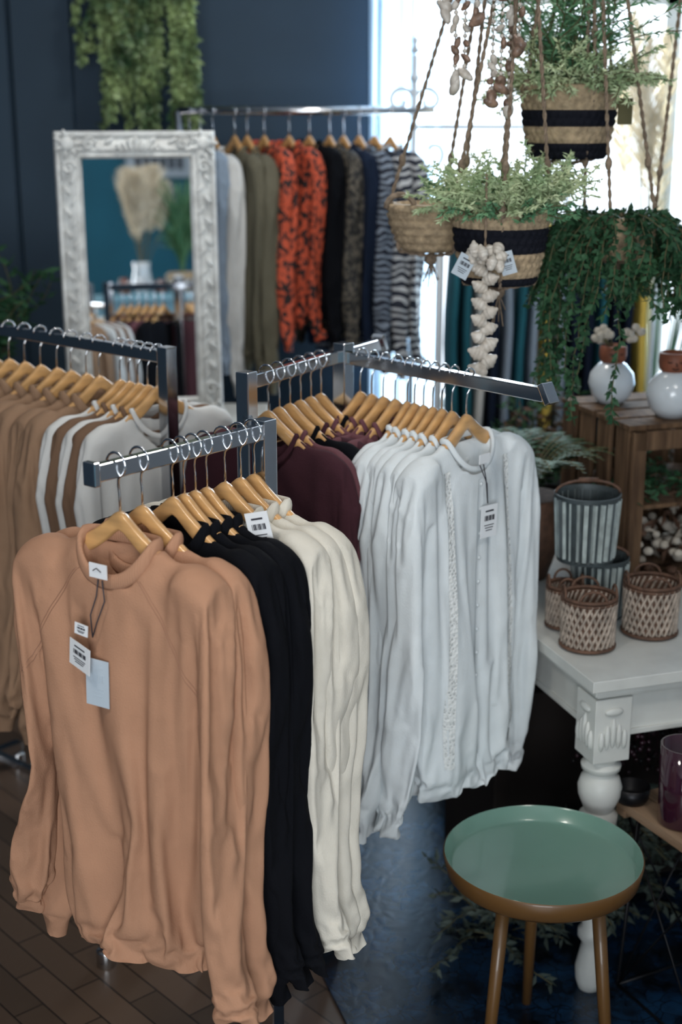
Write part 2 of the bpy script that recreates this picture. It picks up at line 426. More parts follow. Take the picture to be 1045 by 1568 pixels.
G['sweatb']=build('sweatshirt_b',5,sl=sleeve(.73),sl2=sleeve(.73),rx=RX,ry=RY,voxel=.0135,frames=18,hem=-.80,bb=.045,bend=.8,ribs=True)
G['blouse']=build('blouse_a',3,sl=sleeve(.74,.248),rx=BRX,ry=BRY,voxel=.0105,frames=28,hem=-.86,nb=.038,bb=.042,ba=.192,dip=.06,fold=.010,nf=7,bend=.08,shrink=-.03,band=.055)
G['tunic']=build('tunic',8,sl=sleeve(.76,.25),rx=BRX,ry=BRY,voxel=.014,frames=20,hem=-.83,nb=.038,bb=.042,ba=.20,dip=.06,fold=.012,nf=6,bend=.15,shrink=-.03,band=.055)

def collar_mesh(nb=.045,dip=.055,h=.012,th=.006):
    b=MB(); pts=[]
    for j in range(48):
        t=2*math.pi*j/48;c=math.cos(t);s_=math.sin(t);q=abs(s_)**1.3
        z=Z0*(1-q)+((Z0-dip) if s_<0 else Z0-.006)*q
        pts.append((NA*.94*math.copysign(abs(c)**.85,c),nb*.92*math.copysign(abs(s_)**.8,s_),z+.001))
    b.tube(pts,th,10,0,ry=h,ref=(0,0,1),closed=True)
    me=b.mesh('collar'); me.materials.append(None); return me
COL=collar_mesh(); COLB=collar_mesh(.038,.06,.006,.005)
BV={}
def surf(kind,x,z):
    if kind not in BV:
        me=G[kind]; BV[kind]=BVHTree.FromPolygons([v.co[:] for v in me.vertices],[p.vertices[:] for p in me.polygons])
    h=BV[kind].ray_cast(V((x,-.5,z)),V((0,1,0)))
    return h[0].y if h[0] is not None else -.05

def tag(b,x,y,z,w=.042,h=.055,tilt=0,yaw=0,mi=(0,1)):
    Mx=Matrix.Translation((x,y,z))@Matrix.Rotation(yaw,4,'Z')@Matrix.Rotation(tilt,4,'Y')
    b.box((0,0,0),(w,.0012,h),mi=mi[0],M=Mx)
    for i in range(9):
        b.box((-w*.28+i*w*.07,-.001,h*.1),(w*(.02+.02*(i%3)),.0006,h*.16),mi=mi[1],M=Mx)
    for i in range(3): b.box((0,-.001,-h*.12-i*h*.08),(w*(.6-.1*i),.0006,h*.025),mi=mi[1],M=Mx)
    b.box((0,-.001,h*.32),(w*.5,.0006,h*.05),mi=mi[1],M=Mx)

def place(name,kind,loc,yaw,mats,sy=.7,sz=1,collm=None,sway=0,sx=1):
    e=bpy.data.objects.new(name,None); col.objects.link(e); e.empty_display_size=.05
    e.location=loc; e.rotation_euler=(0,0,math.radians(yaw+R(-3,3) if sway==0 else yaw))
    def ch(n,me,ms,scale=(1,1,1)):
        o=bpy.data.objects.new(n,me); col.objects.link(o); o.parent=e; o.scale=scale
        if ms:
            for i,m in enumerate(ms):
                o.material_slots[i].link='OBJECT'; o.material_slots[i].material=m
        return o
    ch('garment_cloth',G[kind],mats,(sx,sy,sz))
    ch('wooden_hanger',HANG,None,(sx,max(.7,sy),1))
    ch('collar',COL if 'sweat' in kind else COLB,(collm or mats[1],),(sx,sy,sz))
    return e

ZR=1.35
C0=V((-.354,1.98,ZR));C1=V((-.125,2.255,ZR))
def along(a,b,s): return a+(b-a).normalized()*s
HX=.99
hero=place('peach_sweatshirt','sweat',along(C0,C1,.040),-34,M_peach,sy=.85,sway=1,sx=HX)
place('peach_sweatshirt','sweatb',along(C0,C1,.085),-34,M_peach,sy=.62,sx=.99,sway=1)
for i,s in enumerate((.148,.172,.196,.221)): place('black_sweatshirt',('sweatb','sweat')[i%2],along(C0,C1,s),-37,M_black,sy=.55,sx=.97)
for i,s in enumerate((.262,.298,.33)): place('cream_sweatshirt',('sweat','sweatb','sweatb')[i],along(C0,C1,s),-36,M_cream,sy=.65,sz=.99,sx=1)
HS=.85
b=MB()
yf=-.045*HS-.006
y0=surf('sweat',0,-.21)*HS
b.tube([(-.004,yf,-.17),(-.006,y0-.008,-.195),(-.016,y0-.012,-.225),(-.014,y0-.012,-.26)],.0011,5,1)
b.tube([(.004,yf,-.17),(.010,y0-.008,-.20),(-.004,y0-.012,-.235),(-.014,y0-.012,-.26)],.0011,5,1)
b.box((-.0,yf-.003,-.155),(.034,.002,.022),mi=0)
b.tube([(-.008,yf-.006,-.155),(0,yf-.007,-.150),(.008,yf-.006,-.155)],.0008,4,1)
y1=surf('sweat',-.02,-.29)*HS
tag(b,-.030,y1-.022,-.290,.055,.042,.12,-.25); tag(b,-.006,y1-.012,-.33,.042,.075,.03,.1,(2,2)); tag(b,-.028,y1-.018,-.248,.026,.018,.1,0,(0,1))
b.obj('price_tag',[m_tag,m_ink,m_tagb],parent=hero)
b=MB()
for sg in (1,-1):
    for off in (0,.005):
        pts=[]
        for i in range(24):
            u=i/23; x=sg*(.058+.118*u**.9)+sg*off; z=-.165-.19*u**1.1
            pts.append((x*HX,surf('sweat',x,z)*HS-.0002,z))
        b.tube(pts,.0007,4,0)
b.obj('raglan_seam',[mat('peach_seam',(.28,.145,.09),.9)],parent=hero)

D0=V((-.366,2.957,ZR)); D1=V((-1.10,3.60,ZR))
dm=[M_whiteb,M_brown,M_whiteb,M_brown,M_whiteb]
for i,s in enumerate((.03,.06,.09,.12,.15)): place('striped_top' if i%2 else 'white_top','tunic',along(D0,D1,s),44,dm[i],sy=.55)
for i,s in enumerate((.22,.265,.32,.37,.43,.49,.55,.62)): place('tan_sweatshirt',('sweatb','sweat')[i%2],along(D0,D1,s),46,M_tan,sy=.75)
A0=V((-.18,2.67,ZR)); A1=V((.083,3.12,ZR))
for i,s in enumerate((.07,.11,.15,.19,.23,.27)): place('dark_maroon_top','tunic',along(A0,A1,s),-38,(M_dmaroon,M_maroon,M_black)[i%3],sy=.5)
B0=V((.01,2.96,ZR)); B1=V((.374,2.553,ZR))
for i,s in enumerate((.05,.085,.12,.155)): place('maroon_top','tunic',along(B0,B1,s),50,M_maroon,sy=.5)
MW=(M_white[0],m_lace)
for i,s in enumerate((.19,.212,.237,.262,.288,.315)): place('white_blouse','blouse' if i%2 else 'tunic',along(B0,B1,s),54,MW,sy=.6,collm=M_white[0],sx=(.96,1,.98)[i%3])
fb=place('white_blouse','blouse',along(B0,B1,.355),50,MW,sy=.85,sway=1,collm=M_white[0])
b=MB()
def strip(b,kind,path,w,sy,mi=0,off=.002):
    vs=[];fs=[]
    for (x,z) in path:
        for q in range(5):
            xx=x+w*(q/4-.5); vs.append((xx,surf(kind,xx,z)*sy-off-(.001 if q in(0,4) else 0),z))
    for i in range(len(path)-1):
        for q in range(4): fs.append((i*5+q,i*5+q+1,(i+1)*5+q+1,(i+1)*5+q))
    b.add(vs,fs,mi)
for sg in (1,-1): strip(b,'blouse',[(sg*.098,-.17-.0115*i) for i in range(54)],.018,.85)
strip(b,'blouse',[(0,-.20-.0115*i) for i in range(51)],.016,.85,1,.0015)
for i in range(10): b.ball((0,surf('blouse',0,-.21-.05*i)*.85-.004,-.21-.05*i),(.004,.002,.004),n=8,mi=1)
b.obj('lace_trim',[m_lace,M_white[0]],parent=fb)
b=MB()
yf=-.038*.85-.006
y0=surf('blouse',.0,-.28)*.85-.012
b.tube([(.0,yf,-.17),(.004,y0,-.20),(.012,y0,-.25)],.0011,5,1); b.tube([(-.012,yf,-.17),(.008,y0,-.21),(.012,y0,-.25)],.0011,5,1)
b.box((0,yf-.002,-.158),(.034,.002,.018),mi=0)
tag(b,.012,y0-.004,-.285,.048,.065,.03,-.1)
b.obj('price_tag',[m_tag,m_ink],parent=fb)
cr=[o for o in bpy.data.objects if o.name.startswith('cream_sweatshirt')][0]
b=MB(); tag(b,.105,-.040,-.128,.040,.058,-.25,.2); b.tube([(.085,-.02,-.118),(.098,-.038,-.105)],.001,4,1); b.obj('price_tag',[m_tag,m_ink],parent=cr)

# ------------------------------------------------------------------ chrome racks
def bar(b,p0,p1,w=.012,h=.028,mi=0):
    p0=V(p0);p1=V(p1);d=p1-p0;L=d.length;c=(p0+p1)/2
    b.box(c,(L,w,h),rot=d.to_track_quat('X','Z').to_matrix(),mi=mi)
def post(b,x,y,z0=0,z1=1.35,s=.026,yaw=0): b.box((x,y,(z0+z1)/2),(s,s,z1-z0),rot=yaw)
b=MB(); a=math.radians(50)
rz=ZR-.010
bar(b,(C0.x,C0.y,rz),(C1.x,C1.y,rz),.018,.026); post(b,C1.x,C1.y,.05,ZR+.01,.03,a)
bar(b,C0-V((0,0,.01)),C0+(C0-C1).normalized()*.012-V((0,0,.01)),.026,.036)
bar(b,(C1.x,C1.y,1.27),(A0.x,A0.y,1.27),.018,.02); bar(b,(C1.x,C1.y,.25),(A0.x,A0.y,.25),.018,.02)
for s in (-.24,.14):
    d=V((math.cos(a),math.sin(a),0)); bar(b,V((C1.x,C1.y,.06)),V((C1.x,C1.y,.06))+d*s,.03,.03)
    e=V((C1.x,C1.y,0))+d*s*.95; b.lathe([(.0,.0),(.022,.0),(.022,.04),(0,.045)],e,12)
bar(b,(A0.x,A0.y,rz),(A1.x,A1.y,rz),.018,.026); post(b,A0.x,A0.y,.05,ZR+.012,.03,a+.1)
post(b,B0.x-.005,B0.y+.0,.0,ZR+.02,.032,a)
bar(b,(B0.x,B0.y,rz),(B1.x,B1.y,rz),.018,.026)
dB=(B1-B0).normalized(); bar(b,B1-V((0,0,.01)),B1+dB*.012-V((0,0,.003)),.03,.04)
dA=(A1-A0).normalized(); bar(b,A1-V((0,0,.01)),A1+dA*.012-V((0,0,.003)),.03,.04)
bar(b,(A0.x,A0.y,1.2),(B0.x,B0.y,1.2),.014,.02); bar(b,(A0.x,A0.y,.06),(B0.x,B0.y,.06),.03,.03)
for s in (-.15,):
    for p in (A0,B0):
        e=V((p.x,p.y,.06))+dB*s; bar(b,(p.x,p.y,.06),e,.03,.03); b.lathe([(.0,-.06),(.022,-.06),(.022,-.02),(0,-.015)],e-dB*s*.05,12)
b.obj('chrome_clothes_rack',[m_chrome],bevel=.002)
b=MB()
bar(b,(D0.x,D0.y,rz),(D1.x,D1.y,rz),.018,.026); post(b,D0.x,D0.y,.05,ZR+.012,.03,-.7); post(b,D1.x,D1.y,.05,ZR+.012,.03,-.7)
dD=(D1-D0).normalized(); pD=V((-dD.y,dD.x,0))
bar(b,(D0.x,D0.y,.2),(D1.x,D1.y,.2),.018,.02)
for p in (D0,D1):
    bar(b,V((p.x,p.y,.06))-pD*.25,V((p.x,p.y,.06))+pD*.25,.03,.03)
    for s in(-.24,.24): b.lathe([(.0,0),(.022,0),(.022,.04),(0,.045)],V((p.x,p.y,0))+pD*s,12)
b.obj('chrome_clothes_rack',[m_chrome],bevel=.002)

# ------------------------------------------------------------------ room
b=MB(); b.box((.2,1.3,-.05),(5.4,8.2,.1)); b.obj('floor',[m_floor])
b=MB(); b.box((.42,3.1,.004),(1.1,1.7,.008),rot=.3); b.obj('blue_reflection_panel',[m_blue])  # added sheet carrying the floor's blue reflection as colour
b=MB(); b.box((.2,1.3,3.05),(5.4,8.2,.1)); b.obj('ceiling',[m_whitewall])
YB=5.2
b=MB()
b.box((-1.19,YB+.1,1.5),(2.62,.2,3.0)); b.box((2.55,YB+.1,1.5),(.7,.2,3.0)); b.box((1.16,YB+.1,.38),(2.08,.2,.76)); b.box((1.16,YB+.1,2.9),(2.08,.2,.2))
b.box((-1.035,YB-.02,1.5),(.20,.06,3.0)); b.box((-1.8,YB-.05,1.5),(1.32,.12,3.0))
b.obj('wall_back',[m_wall])
b=MB(); b.box((-2.5,1.3,1.5),(.1,8.2,3)); b.obj('wall_left',[m_wall])
b=MB(); b.box((2.9,1.3,1.5),(.1,8.2,3)); b.obj('wall_right',[m_greywall])
b=MB()
for c,s in (((-1.9,-2.75,1.5),(1.2,.1,3)),((2.05,-2.75,1.5),(1.7,.1,3)),((-.05,-2.75,.3),(2.5,.1,.6)),((-.05,-2.75,2.85),(2.5,.1,.3))): b.box(c,s)
b.obj('wall_front',[m_tealwall])
b=MB()
for x in (-1.27,-.05,1.17): b.box((x,-2.72,1.65),(.06,.08,2.1))
for z in (.62,2.68): b.box((-.05,-2.72,z),(2.5,.08,.06))
b.obj('window_2',[m_whitep])
b=MB()
for x in (.15,1.15,2.17): b.box((x,YB+.02,1.75),(.06,.08,2.0))
for z in (.78,2.2,2.78): b.box((1.16,YB+.02,z),(2.08,.08,.05))
b.box((1.16,YB-.08,.75),(2.16,.24,.04))
b.obj('window_1',[m_whitep],bevel=.004)
b=MB(); b.box((-1.19,YB-.02,.08),(2.6,.03,.16)); b.obj('baseboard_back',[m_whitep])
def curtain(name,x0,x1,y,z0,z1,n,amp):
    vs=[];N=n*12;K=12
    for k in range(K+1):
        for i in range(N+1):
            u=i/N; ph=u*n*2*math.pi
            vs.append((x0+(x1-x0)*u+.01*math.sin(ph*.5+k*.2),y+amp*math.sin(ph+.4*math.sin(u*9))*(1-.2*k/K),z1+(z0-z1)*k/K))
    b=MB(); b.add(vs,[(k*(N+1)+i,k*(N+1)+i+1,(k+1)*(N+1)+i+1,(k+1)*(N+1)+i) for k in range(K) for i in range(N)]); return b.obj(name,[m_sheer])
curtain('sheer_curtain',.09,.36,YB-.13,.1,2.85,5,.03)
curtain('sheer_curtain',1.35,2.2,YB-.13,.1,2.85,9,.03)
b=MB(); b.tube([(0.0,YB-.13,2.87),(2.3,YB-.13,2.87)],.012,10); b.obj('curtain_rod',[m_iron])

# ------------------------------------------------------------------ back rack
b=MB(); YK=4.72; ZK=1.83
b.tube([(-.52,YK,ZK),(.30,YK,ZK)],.013,12,1)
b.tube([(-.52,YK,ZK),(-.52,YK,0)],.013,10,1)
px=.235
b.tube([(px,YK,0),(px,YK,2.0)],.010,10)
b.lathe([(0,0),(.016,.01),(.006,.03),(.012,.045),(0,.06)],(px,YK,2.0),12)
for sg in (1,-1):
    b.tube(spiral((px+sg*.045,YK,1.86),.045,.012,math.pi if sg>0 else 0,(math.pi-sg*6.5) if sg>0 else 6.5),.007,6)
    b.tube(spiral((px+sg*.06,YK,1.70),.055,.014,(math.pi if sg>0 else 0),(math.pi+5.8) if sg>0 else -5.8),.007,6)
    b.tube([(px+sg*.012,YK,1.66),(px+sg*.05,YK,1.58),(px+sg*.03,YK,1.48),(px+sg*.005,YK,1.42)],.007,6)
    b.tube(spiral((px+sg*.05,YK,1.35),.045,.012,(math.pi if sg>0 else 0),(math.pi+5.8) if sg>0 else -5.8),.007,6)
    b.tube([(px,YK,.5),(px,YK+sg*.22,.02)],.008,6)
for z in (1.93,1.78,1.6,1.42): b.ball((px,YK,z),.016,n=10)
b.tube([(px,YK,1.78),(px+.5,YK,1.78)],.007,6); b.tube([(px+.5,YK,1.78),(px+.5,YK,0)],.008,6)
b.obj('scrolled_iron_clothes_rack',[m_iron,m_chrome])
bk=[('blue_grey_shirt',-.49,M_grey,.86),('blue_grey_shirt',-.455,M_grey,.88),('white_shirt',-.415,M_whiteb,.96),('khaki_shirt',-.345,M_khaki,.96),('khaki_shirt',-.305,M_khaki,.95),
 ('red_leopard_blouse',-.25,M_red,.80),('red_leopard_blouse',-.17,M_red,.80),('black_top',-.105,M_black,.78),('dark_speckled_blouse',-.04,M_dspeck,.85),
 ('navy_top',.005,M_navy,.87),('dark_zebra_blouse',.055,M_zebra2,.88),('zebra_blouse',.105,M_zebra,.9),('zebra_blouse',.155,M_zebra,.9)]
for i,(n,x,m,sz) in enumerate(bk): place(n,'tunic' if i%3 else 'blouse',(x,YK,ZK),-60,m,sy=.65,sz=sz,sx=.95)

b=MB(); b.tube([(.30,4.35,1.52),(.95,4.35,1.52)],.012,10); b.tube([(.30,4.35,1.52),(.30,4.35,0)],.012,10); b.tube([(.95,4.35,1.52),(.95,4.35,0)],.012,10)
for x in(.3,.95): b.tube([(x,4.15,.012),(x,4.55,.012)],.012,8)
lr=b.obj('low_clothes_rail',[m_iron])
b=MB()
for i in range(15):
    x=.34+i*.04; mi=[0,0,3,1,2,0,2,4,2,1,1,0,1,1,4][i]
    L=R(.72,.85);pts=[(x+.004*math.sin(k*1.3+i),4.35,1.51-L*k/8) for k in range(9)]
    b.tube(pts,[.006,.014,.018,.018,.019,.02,.02,.021,.02],14,mi,ry=[.10,.15,.16,.16,.16,.16,.17,.17,.17],ref=(0,1,0))
b.obj('hanging_trousers',[M_teal[0],M_navy[0],M_grey[0],M_whiteb[0],M_yellow[0]],parent=lr)

# ------------------------------------------------------------------ ornate mirror + console
b=MB(); b.box((-.78,4.22,.91),(1.1,.46,.05)); b.box((-.78,4.22,.83),(1.02,.40,.12))
for x in(-1.26,-.30):
    for y in (4.05,4.39): b.lathe([(.02,0),(.018,.03),(.028,.12),(.022,.3),(.028,.6),(.034,.72),(.024,.76),(.03,.78)],(x,y,0),16,cap=True)
b.obj('white_console_table',[m_whitep],bevel=.004)
W,Hh=.455,.84
b=MB()
def rectframe(b,w,h,prof,mi):
    vs=[]
    for (o,dp) in prof:
        x=w/2-o;z=h/2-o
        vs+=[(-x,-dp,-z),(x,-dp,-z),(x,-dp,z),(-x,-dp,z)]
    b.add(vs,[(i*4+j,i*4+(j+1)%4,(i+1)*4+(j+1)%4,(i+1)*4+j) for i in range(len(prof)-1) for j in range(4)],mi,False)
rectframe(b,W,Hh,[(0,-.02),(0,.012),(.004,.02),(.012,.020),(.018,.010),(.024,.012),(.045,.024),(.052,.026),(.058,.018),(.062,.018),(.068,.022),(.072,.014),(.076,.0)],0)
b.box((0,.012,0),(W-.01,.01,Hh-.01),mi=2)
b.add([(-W/2+.07,-.003,-Hh/2+.07),(W/2-.07,-.003,-Hh/2+.07),(W/2-.07,-.003,Hh/2-.07),(-W/2+.07,-.003,Hh/2-.07)],[(0,1,2,3)],1,False)
def frame_pt(s):
    w=W-.075;h=Hh-.075
    P=2*(w+h); s=s%P
    if s<w: return V((-w/2+s,0,-h/2)),V((1,0,0))
    s-=w
    if s<h: return V((w/2,0,-h/2+s)),V((0,0,1))
    s-=h
    if s<w: return V((w/2-s,0,h/2)),V((-1,0,0))
    s-=w; return V((-w/2,0,h/2-s)),V((0,0,-1))
P=2*(W-.075+Hh-.075)
for i in range(int(P/.03)):
    p,t=frame_pt(i*.03); n=V((t.z,0,-t.x)); sg=1 if i%2 else -1
    q=p+n*.010*sg; an=math.atan2(t.z,t.x)+sg*.6
    b.ball(q+V((0,-.022,0)),(.017,.006,.007),rot=Matrix.Rotation(-an,3,'Y'),n=8)
for cx in (-1,1):
    for cz in (-1,1):
        c=V((cx*(W/2-.035),-.024,cz*(Hh/2-.035)))
        b.ball(c,(.022,.012,.022),n=12)
        for k in range(7):
            a=k/7*6.28; b.ball(c+V((.028*math.cos(a),0,.028*math.sin(a))),(.014,.008,.006),rot=Matrix.Rotation(-a,3,'Y'),n=8)
        b.tube(spiral((c.x-cx*.06,-.028,c.z),.020,.004,0,8),.004,6); b.tube(spiral((c.x,-.028,c.z-cz*.065),.020,.004,0,8),.004,6)
for cz in(-1,1):
    c=V((0,-.026,cz*(Hh/2-.036)))
    for k in range(-3,4): b.ball(c+V((k*.016,0,-cz*.004*abs(k))),(.008,.008,.024-.004*abs(k)),rot=Matrix.Rotation(k*.25*cz,3,'Y'),n=8)
b.tube([(0,.02,.2),(0,.20,-Hh/2+.01)],.010,6)
Mm=Matrix.Translation((-.582,4.16,.937+Hh/2))@Matrix.Rotation(math.radians(14),4,'Z')@Matrix.Rotation(math.radians(-3.5),4,'X')
b.obj('ornate_mirror',[m_frame,m_silverm,m_dark],M=Mm)

# ------------------------------------------------------------------ plants
def strand(b,p,d,L,step,grav,leaf,w,mi,per=2,stem=1,simple=False):
    p=V(p);d=V(d).normalized();pts=[p.copy()]
    n=int(L/step)
    for i in range(n):
        d=(d+V((R(-.25,.25),R(-.25,.25),-grav+R(-.12,.12)))).normalized(); p=p+d*step; pts.append(p.copy())
        for q in range(per):
            o=V((R(-1,1),R(-1,1),R(-.8,.4)));b.leaf(p,o+d*.5,leaf*R(.7,1.25),w*R(.7,1.2),mi,simple)
    b.tube(pts,.0014,4,stem,cap=False)
def bush(b,c,r,n,L,leaf,w,mi,spread=1,up=1,droop=.03,step=.011,per=3,stem=1):
    for i in range(n):
        a=R(0,6.28); rr=r*math.sqrt(R(0,1)); p=V(c)+V((rr*math.cos(a),rr*math.sin(a),0))
        d=V((math.cos(a)*spread*(rr/r+.2),math.sin(a)*spread*(rr/r+.2),up*R(.5,1.1)))
        strand(b,p,d,L*R(.55,1.1),step,droop,leaf,w,mi,per,stem=stem,simple=True)
b=MB()
b.lathe([(.03,0),(.07,.02),(.09,.12),(.095,.13)],(-.66,YB-.14,2.26),16,mi=2)
for i in range(40):
    g=i%6; x=-.66+(-.13,-.07,-.02,.04,.09,.14)[g]+R(-.02,.02)
    strand(b,(x,YB-.16+R(-.05,.04),2.36),(R(-.2,.2),R(-.5,.1),.1),(.42,.62,.50,.74,.60,.70)[g]*R(.75,1.02),.018,.55,.032,.022,0,5)
b.obj('hanging_ivy',[m_leafb,m_stem,m_natural])
b=MB(); b.lathe([(.05,0),(.075,.02),(.085,.12),(.08,.13),(.07,.12)],(-1.045,4.12,.935),20,mi=2,cap=True)
for i in range(44):
    a=R(0,6.28); strand(b,(-1.045+.03*math.cos(a),4.12+.03*math.sin(a),1.06),(math.cos(a)*.25,math.sin(a)*.25,1.5),R(.22,.44),.03,.02,.05,.022,0,2)
b.obj('leafy_potted_plant',[m_leafd,m_stem,m_dark])

def basket(c,r0,r1,h,rows,bands,plant,thick=1.0):
    c=V(c);b=MB();prof=[];mi=[]
    prof.append((.001,0));mi.append(0)
    nr=rows*4
    for i in range(nr+1):
        u=i/nr; r=r0+(r1-r0)*math.sin(u*math.pi/2)**.8
        r+=.0028*thick*abs(math.sin(u*rows*math.pi))
        prof.append((r,h*u)); row=int(min(rows-1,u*rows)); mi.append(1 if bands(row/rows) else 0)
    prof.append((r1-.008,h+.002));mi.append(0);prof.append((r1-.010,h-.03));mi.append(2);prof.append((.001,h-.03))
    def mod(i,th,z):
        if i==0 or i>nr+1: return 0
        row=int((i-1)/4); return .0022*thick*math.sin(th*34+row*math.pi)
    b.lathe(prof,c,136,mi,mod)
    plant(b,c+V((0,0,h-.02)))
    return b
def ropes(b,c,h,r,apex,n=4,a0=.4,mi=5,knot=True):
    c=V(c);ap=V(apex)
    for k in range(n):
        a=a0+k*2*math.pi/n; p=c+V((r*math.cos(a),r*math.sin(a),h)); q=c+V((r*.75*math.cos(a),r*.75*math.sin(a),0))
        b.rope(ap,p,.0042,mi); b.rope(p,q,.0042,mi); b.rope(q,c+V((0,0,-.012)),.0042,mi)
        if knot: b.ball(p,(.010,.010,.014),n=8,mi=mi); b.ball(p+(ap-p)*.12,(.008,.008,.014),n=8,mi=mi)
    b.ball(c+V((0,0,-.018)),.014,n=8,mi=mi)
    for k in range(10): b.tube([c+V((0,0,-.02)),c+V((R(-.02,.02),R(-.02,.02),-R(.05,.09)))],.0012,4,mi)
PM=[m_natural,m_blackg,m_soil,m_leafl,m_stem,m_rope,m_leafd,m_leafm,m_leaf]
def pl_fern(b,c):
    bush(b,c,.085,150,.16,.014,.005,3,spread=.6,up=1.2,droop=.03,step=.008,per=5,stem=3)
    bush(b,c,.085,60,.12,.016,.005,7,spread=.8,up=1,droop=.05,step=.008,per=4,stem=4)
def shell_at(b,p,s,mi=6):
    e=Euler((R(0,6),R(0,6),R(0,6))).to_matrix()
    b.ball(p,(s,s*.7,s*.55),rot=e,n=10,mi=mi); b.ball(V(p)+e@V((s*.6,0,0)),(s*.7,s*.45,s*.4),rot=e,n=8,mi=mi)
def whelk(b,p,s,e,mi=0):
    # spiral-ribbed shell: tapering body with whorls and a flared lip
    M=Matrix.Translation(p)@e.to_4x4()
    pr=[(.001,-s*1.1)]
    for i in range(15):
        u=i/14; r=s*(.18+.62*math.sin(math.pi*min(1,u*.72+.08)))*(1 if u<.6 else 1-(u-.6)*1.6); r=max(r,.0015)
        pr.append((r*(1+.10*math.sin(u*26)),s*(-1+2.1*u)))
    pr.append((.001,s*1.2))
    o=len(b.v); b.lathe(pr,(0,0,0),12,mi,M=M)
    b.ball(M@V((s*.45,0,-s*.2)),(s*.32,s*.22,s*.62),rot=e,n=8,mi=mi)
c2=(.326,2.95,1.495)
b=basket(c2,.070,.096,.148,9,lambda u:.34<u<.72 or u<.05,pl_fern); ropes(b,c2,.15,.098,(.36,2.98,2.36),a0=-1.65)
b.obj('hanging_fern_basket',PM)
c1=(.497,3.22,1.735)
def pl1(b,c):
    bush(b,c,.085,90,.16,.016,.005,3,.9,1,.05,.009,5,4)
    for i in range(60):
        strand(b,V(c)+V((R(-.06,.04),R(-.05,.05),.02)),(R(-.35,.35),R(-.35,.35),1.3),R(.18,.42),.012,.015,.03,.0045,7,3,stem=4,simple=True)
b=basket(c1,.078,.103,.155,9,lambda u:.34<u<.66 or u<.12,pl1); ropes(b,c1,.157,.105,(.50,3.22,2.75),a0=-1.2)
Mx=V(c1)+V((.115,-.04,.10)); b.rope(V(c1)+V((.1,-.02,.155)),Mx+V((0,0,.03)),.0015,5); b.box(Mx,(.036,.003,.055),rot=.4,mi=4)
b.obj('hanging_fern_basket',PM)
c3=(.195,3.12,1.545)
b=MB();pr=[(.001,0)];rows=6
for i in range(rows*5+1):
    u=i/(rows*5); pr.append((.055+.038*math.sin(u*1.57)**.7+.005*abs(math.sin(u*rows*math.pi)),.10*u))
pr+=[(.078,.102),(.072,.06),(.001,.06)]
b.lathe(pr,c3,96,0,lambda i,th,z:.0016*math.sin(th*40+z*300) if 0<i<len(pr)-3 else 0)
ropes(b,c3,.10,.093,(.33,3.12,2.40),3,a0=3.3)
h=V(c3)+V((-.07,-.06,.095)); b.tube([h+V((.03*math.cos(a),-.008,.028*math.sin(a))) for a in [k*.35 for k in range(10)]],.006,6,5)
b.obj('hanging_rope_basket',PM)
def pl_ivy(n,L,mi=6,long=0):
    def f(b,c):
        for i in range(n):
            a=R(0,6.28); p=V(c)+V((.06*math.cos(a),.06*math.sin(a),R(0,.02)))
            strand(b,p,(math.cos(a)*1.1,math.sin(a)*.9,R(.3,1.0)),R(.12,L),.012,.22,.021,.012,mi,3,stem=4)
        for i in range(long):
            a=R(3.0,4.4); p=V(c)+V((.07*math.cos(a),.07*math.sin(a),0)); strand(b,p,(math.cos(a),math.sin(a),.2),R(.34,.46),.012,.3,.021,.012,mi,3,stem=4)
    return f
c4=(.590,3.10,1.53)
b=basket(c4,.06,.085,.09,6,lambda u:False,pl_ivy(110,.28,6,12)); ropes(b,c4,.09,.088,(.50,3.12,2.55),3,a0=.2)
b.obj('hanging_ivy_basket',PM)
c5=(.80,3.29,1.47)
b=basket(c5,.06,.085,.09,6,lambda u:False,pl_ivy(70,.24,8)); ropes(b,c5,.09,.088,(.78,3.27,2.75),3,a0=.9)
b.obj('hanging_ivy_basket',PM)
b=MB(); sx,sy_=.285,2.83
b.rope((sx,sy_+.02,1.72),(sx,sy_,1.32),.0025,1)
for i in range(10):
    a=i*.63; whelk(b,(sx+.030*math.cos(a),sy_-.008+.018*math.sin(a),1.562+.016*math.sin(a*2)),.015,Euler((R(-.5,.5),1.2-a*.3,a)).to_matrix())
z=1.535
i=0
while z>1.325:
    sg=1 if i%2 else -1
    whelk(b,(sx+sg*.010,sy_-.004+R(-.004,.004),z),.0165 if i<9 else .019,Euler((R(-.4,.4),sg*R(.9,1.3),R(-.6,.6))).to_matrix()); z-=.0165; i+=1
tag(b,sx-.045,sy_-.02,1.545,.035,.045,.5,.3,(2,3)); tag(b,sx+.042,sy_-.01,1.55,.03,.045,-.3,-.3,(2,3))
b.obj('shell_garland',[m_shell,m_rope,m_tagb,m_ink])
b=MB()
for (x,y,z0,z1,br) in ((.222,2.9,2.3,1.875,0),(.242,2.92,2.3,1.90,0),(.262,2.88,2.3,2.0,1),(.30,2.95,2.3,1.85,1),(.315,2.93,2.3,1.88,1),(.335,2.96,2.3,1.83,0),(.205,2.95,2.3,2.02,0),(.345,2.9,2.3,1.95,1)):
    b.tube([(x,y,z0),(x,y,z1)],.0012,4,1)
    z=z0
    while z>z1:
        if z<z1+.02: shell_at(b,(x,y,z),.017,2 if br else 0)
        elif R(0,1)<.35: shell_at(b,(x+R(-.005,.005),y,z),.011,2 if (R(0,1)<.5) else 0)
        else: b.ball((x,y,z),.0045,n=6,mi=0)
        z-=.014
b.obj('shell_wind_chime',[m_shell,m_stem,m_shellb])

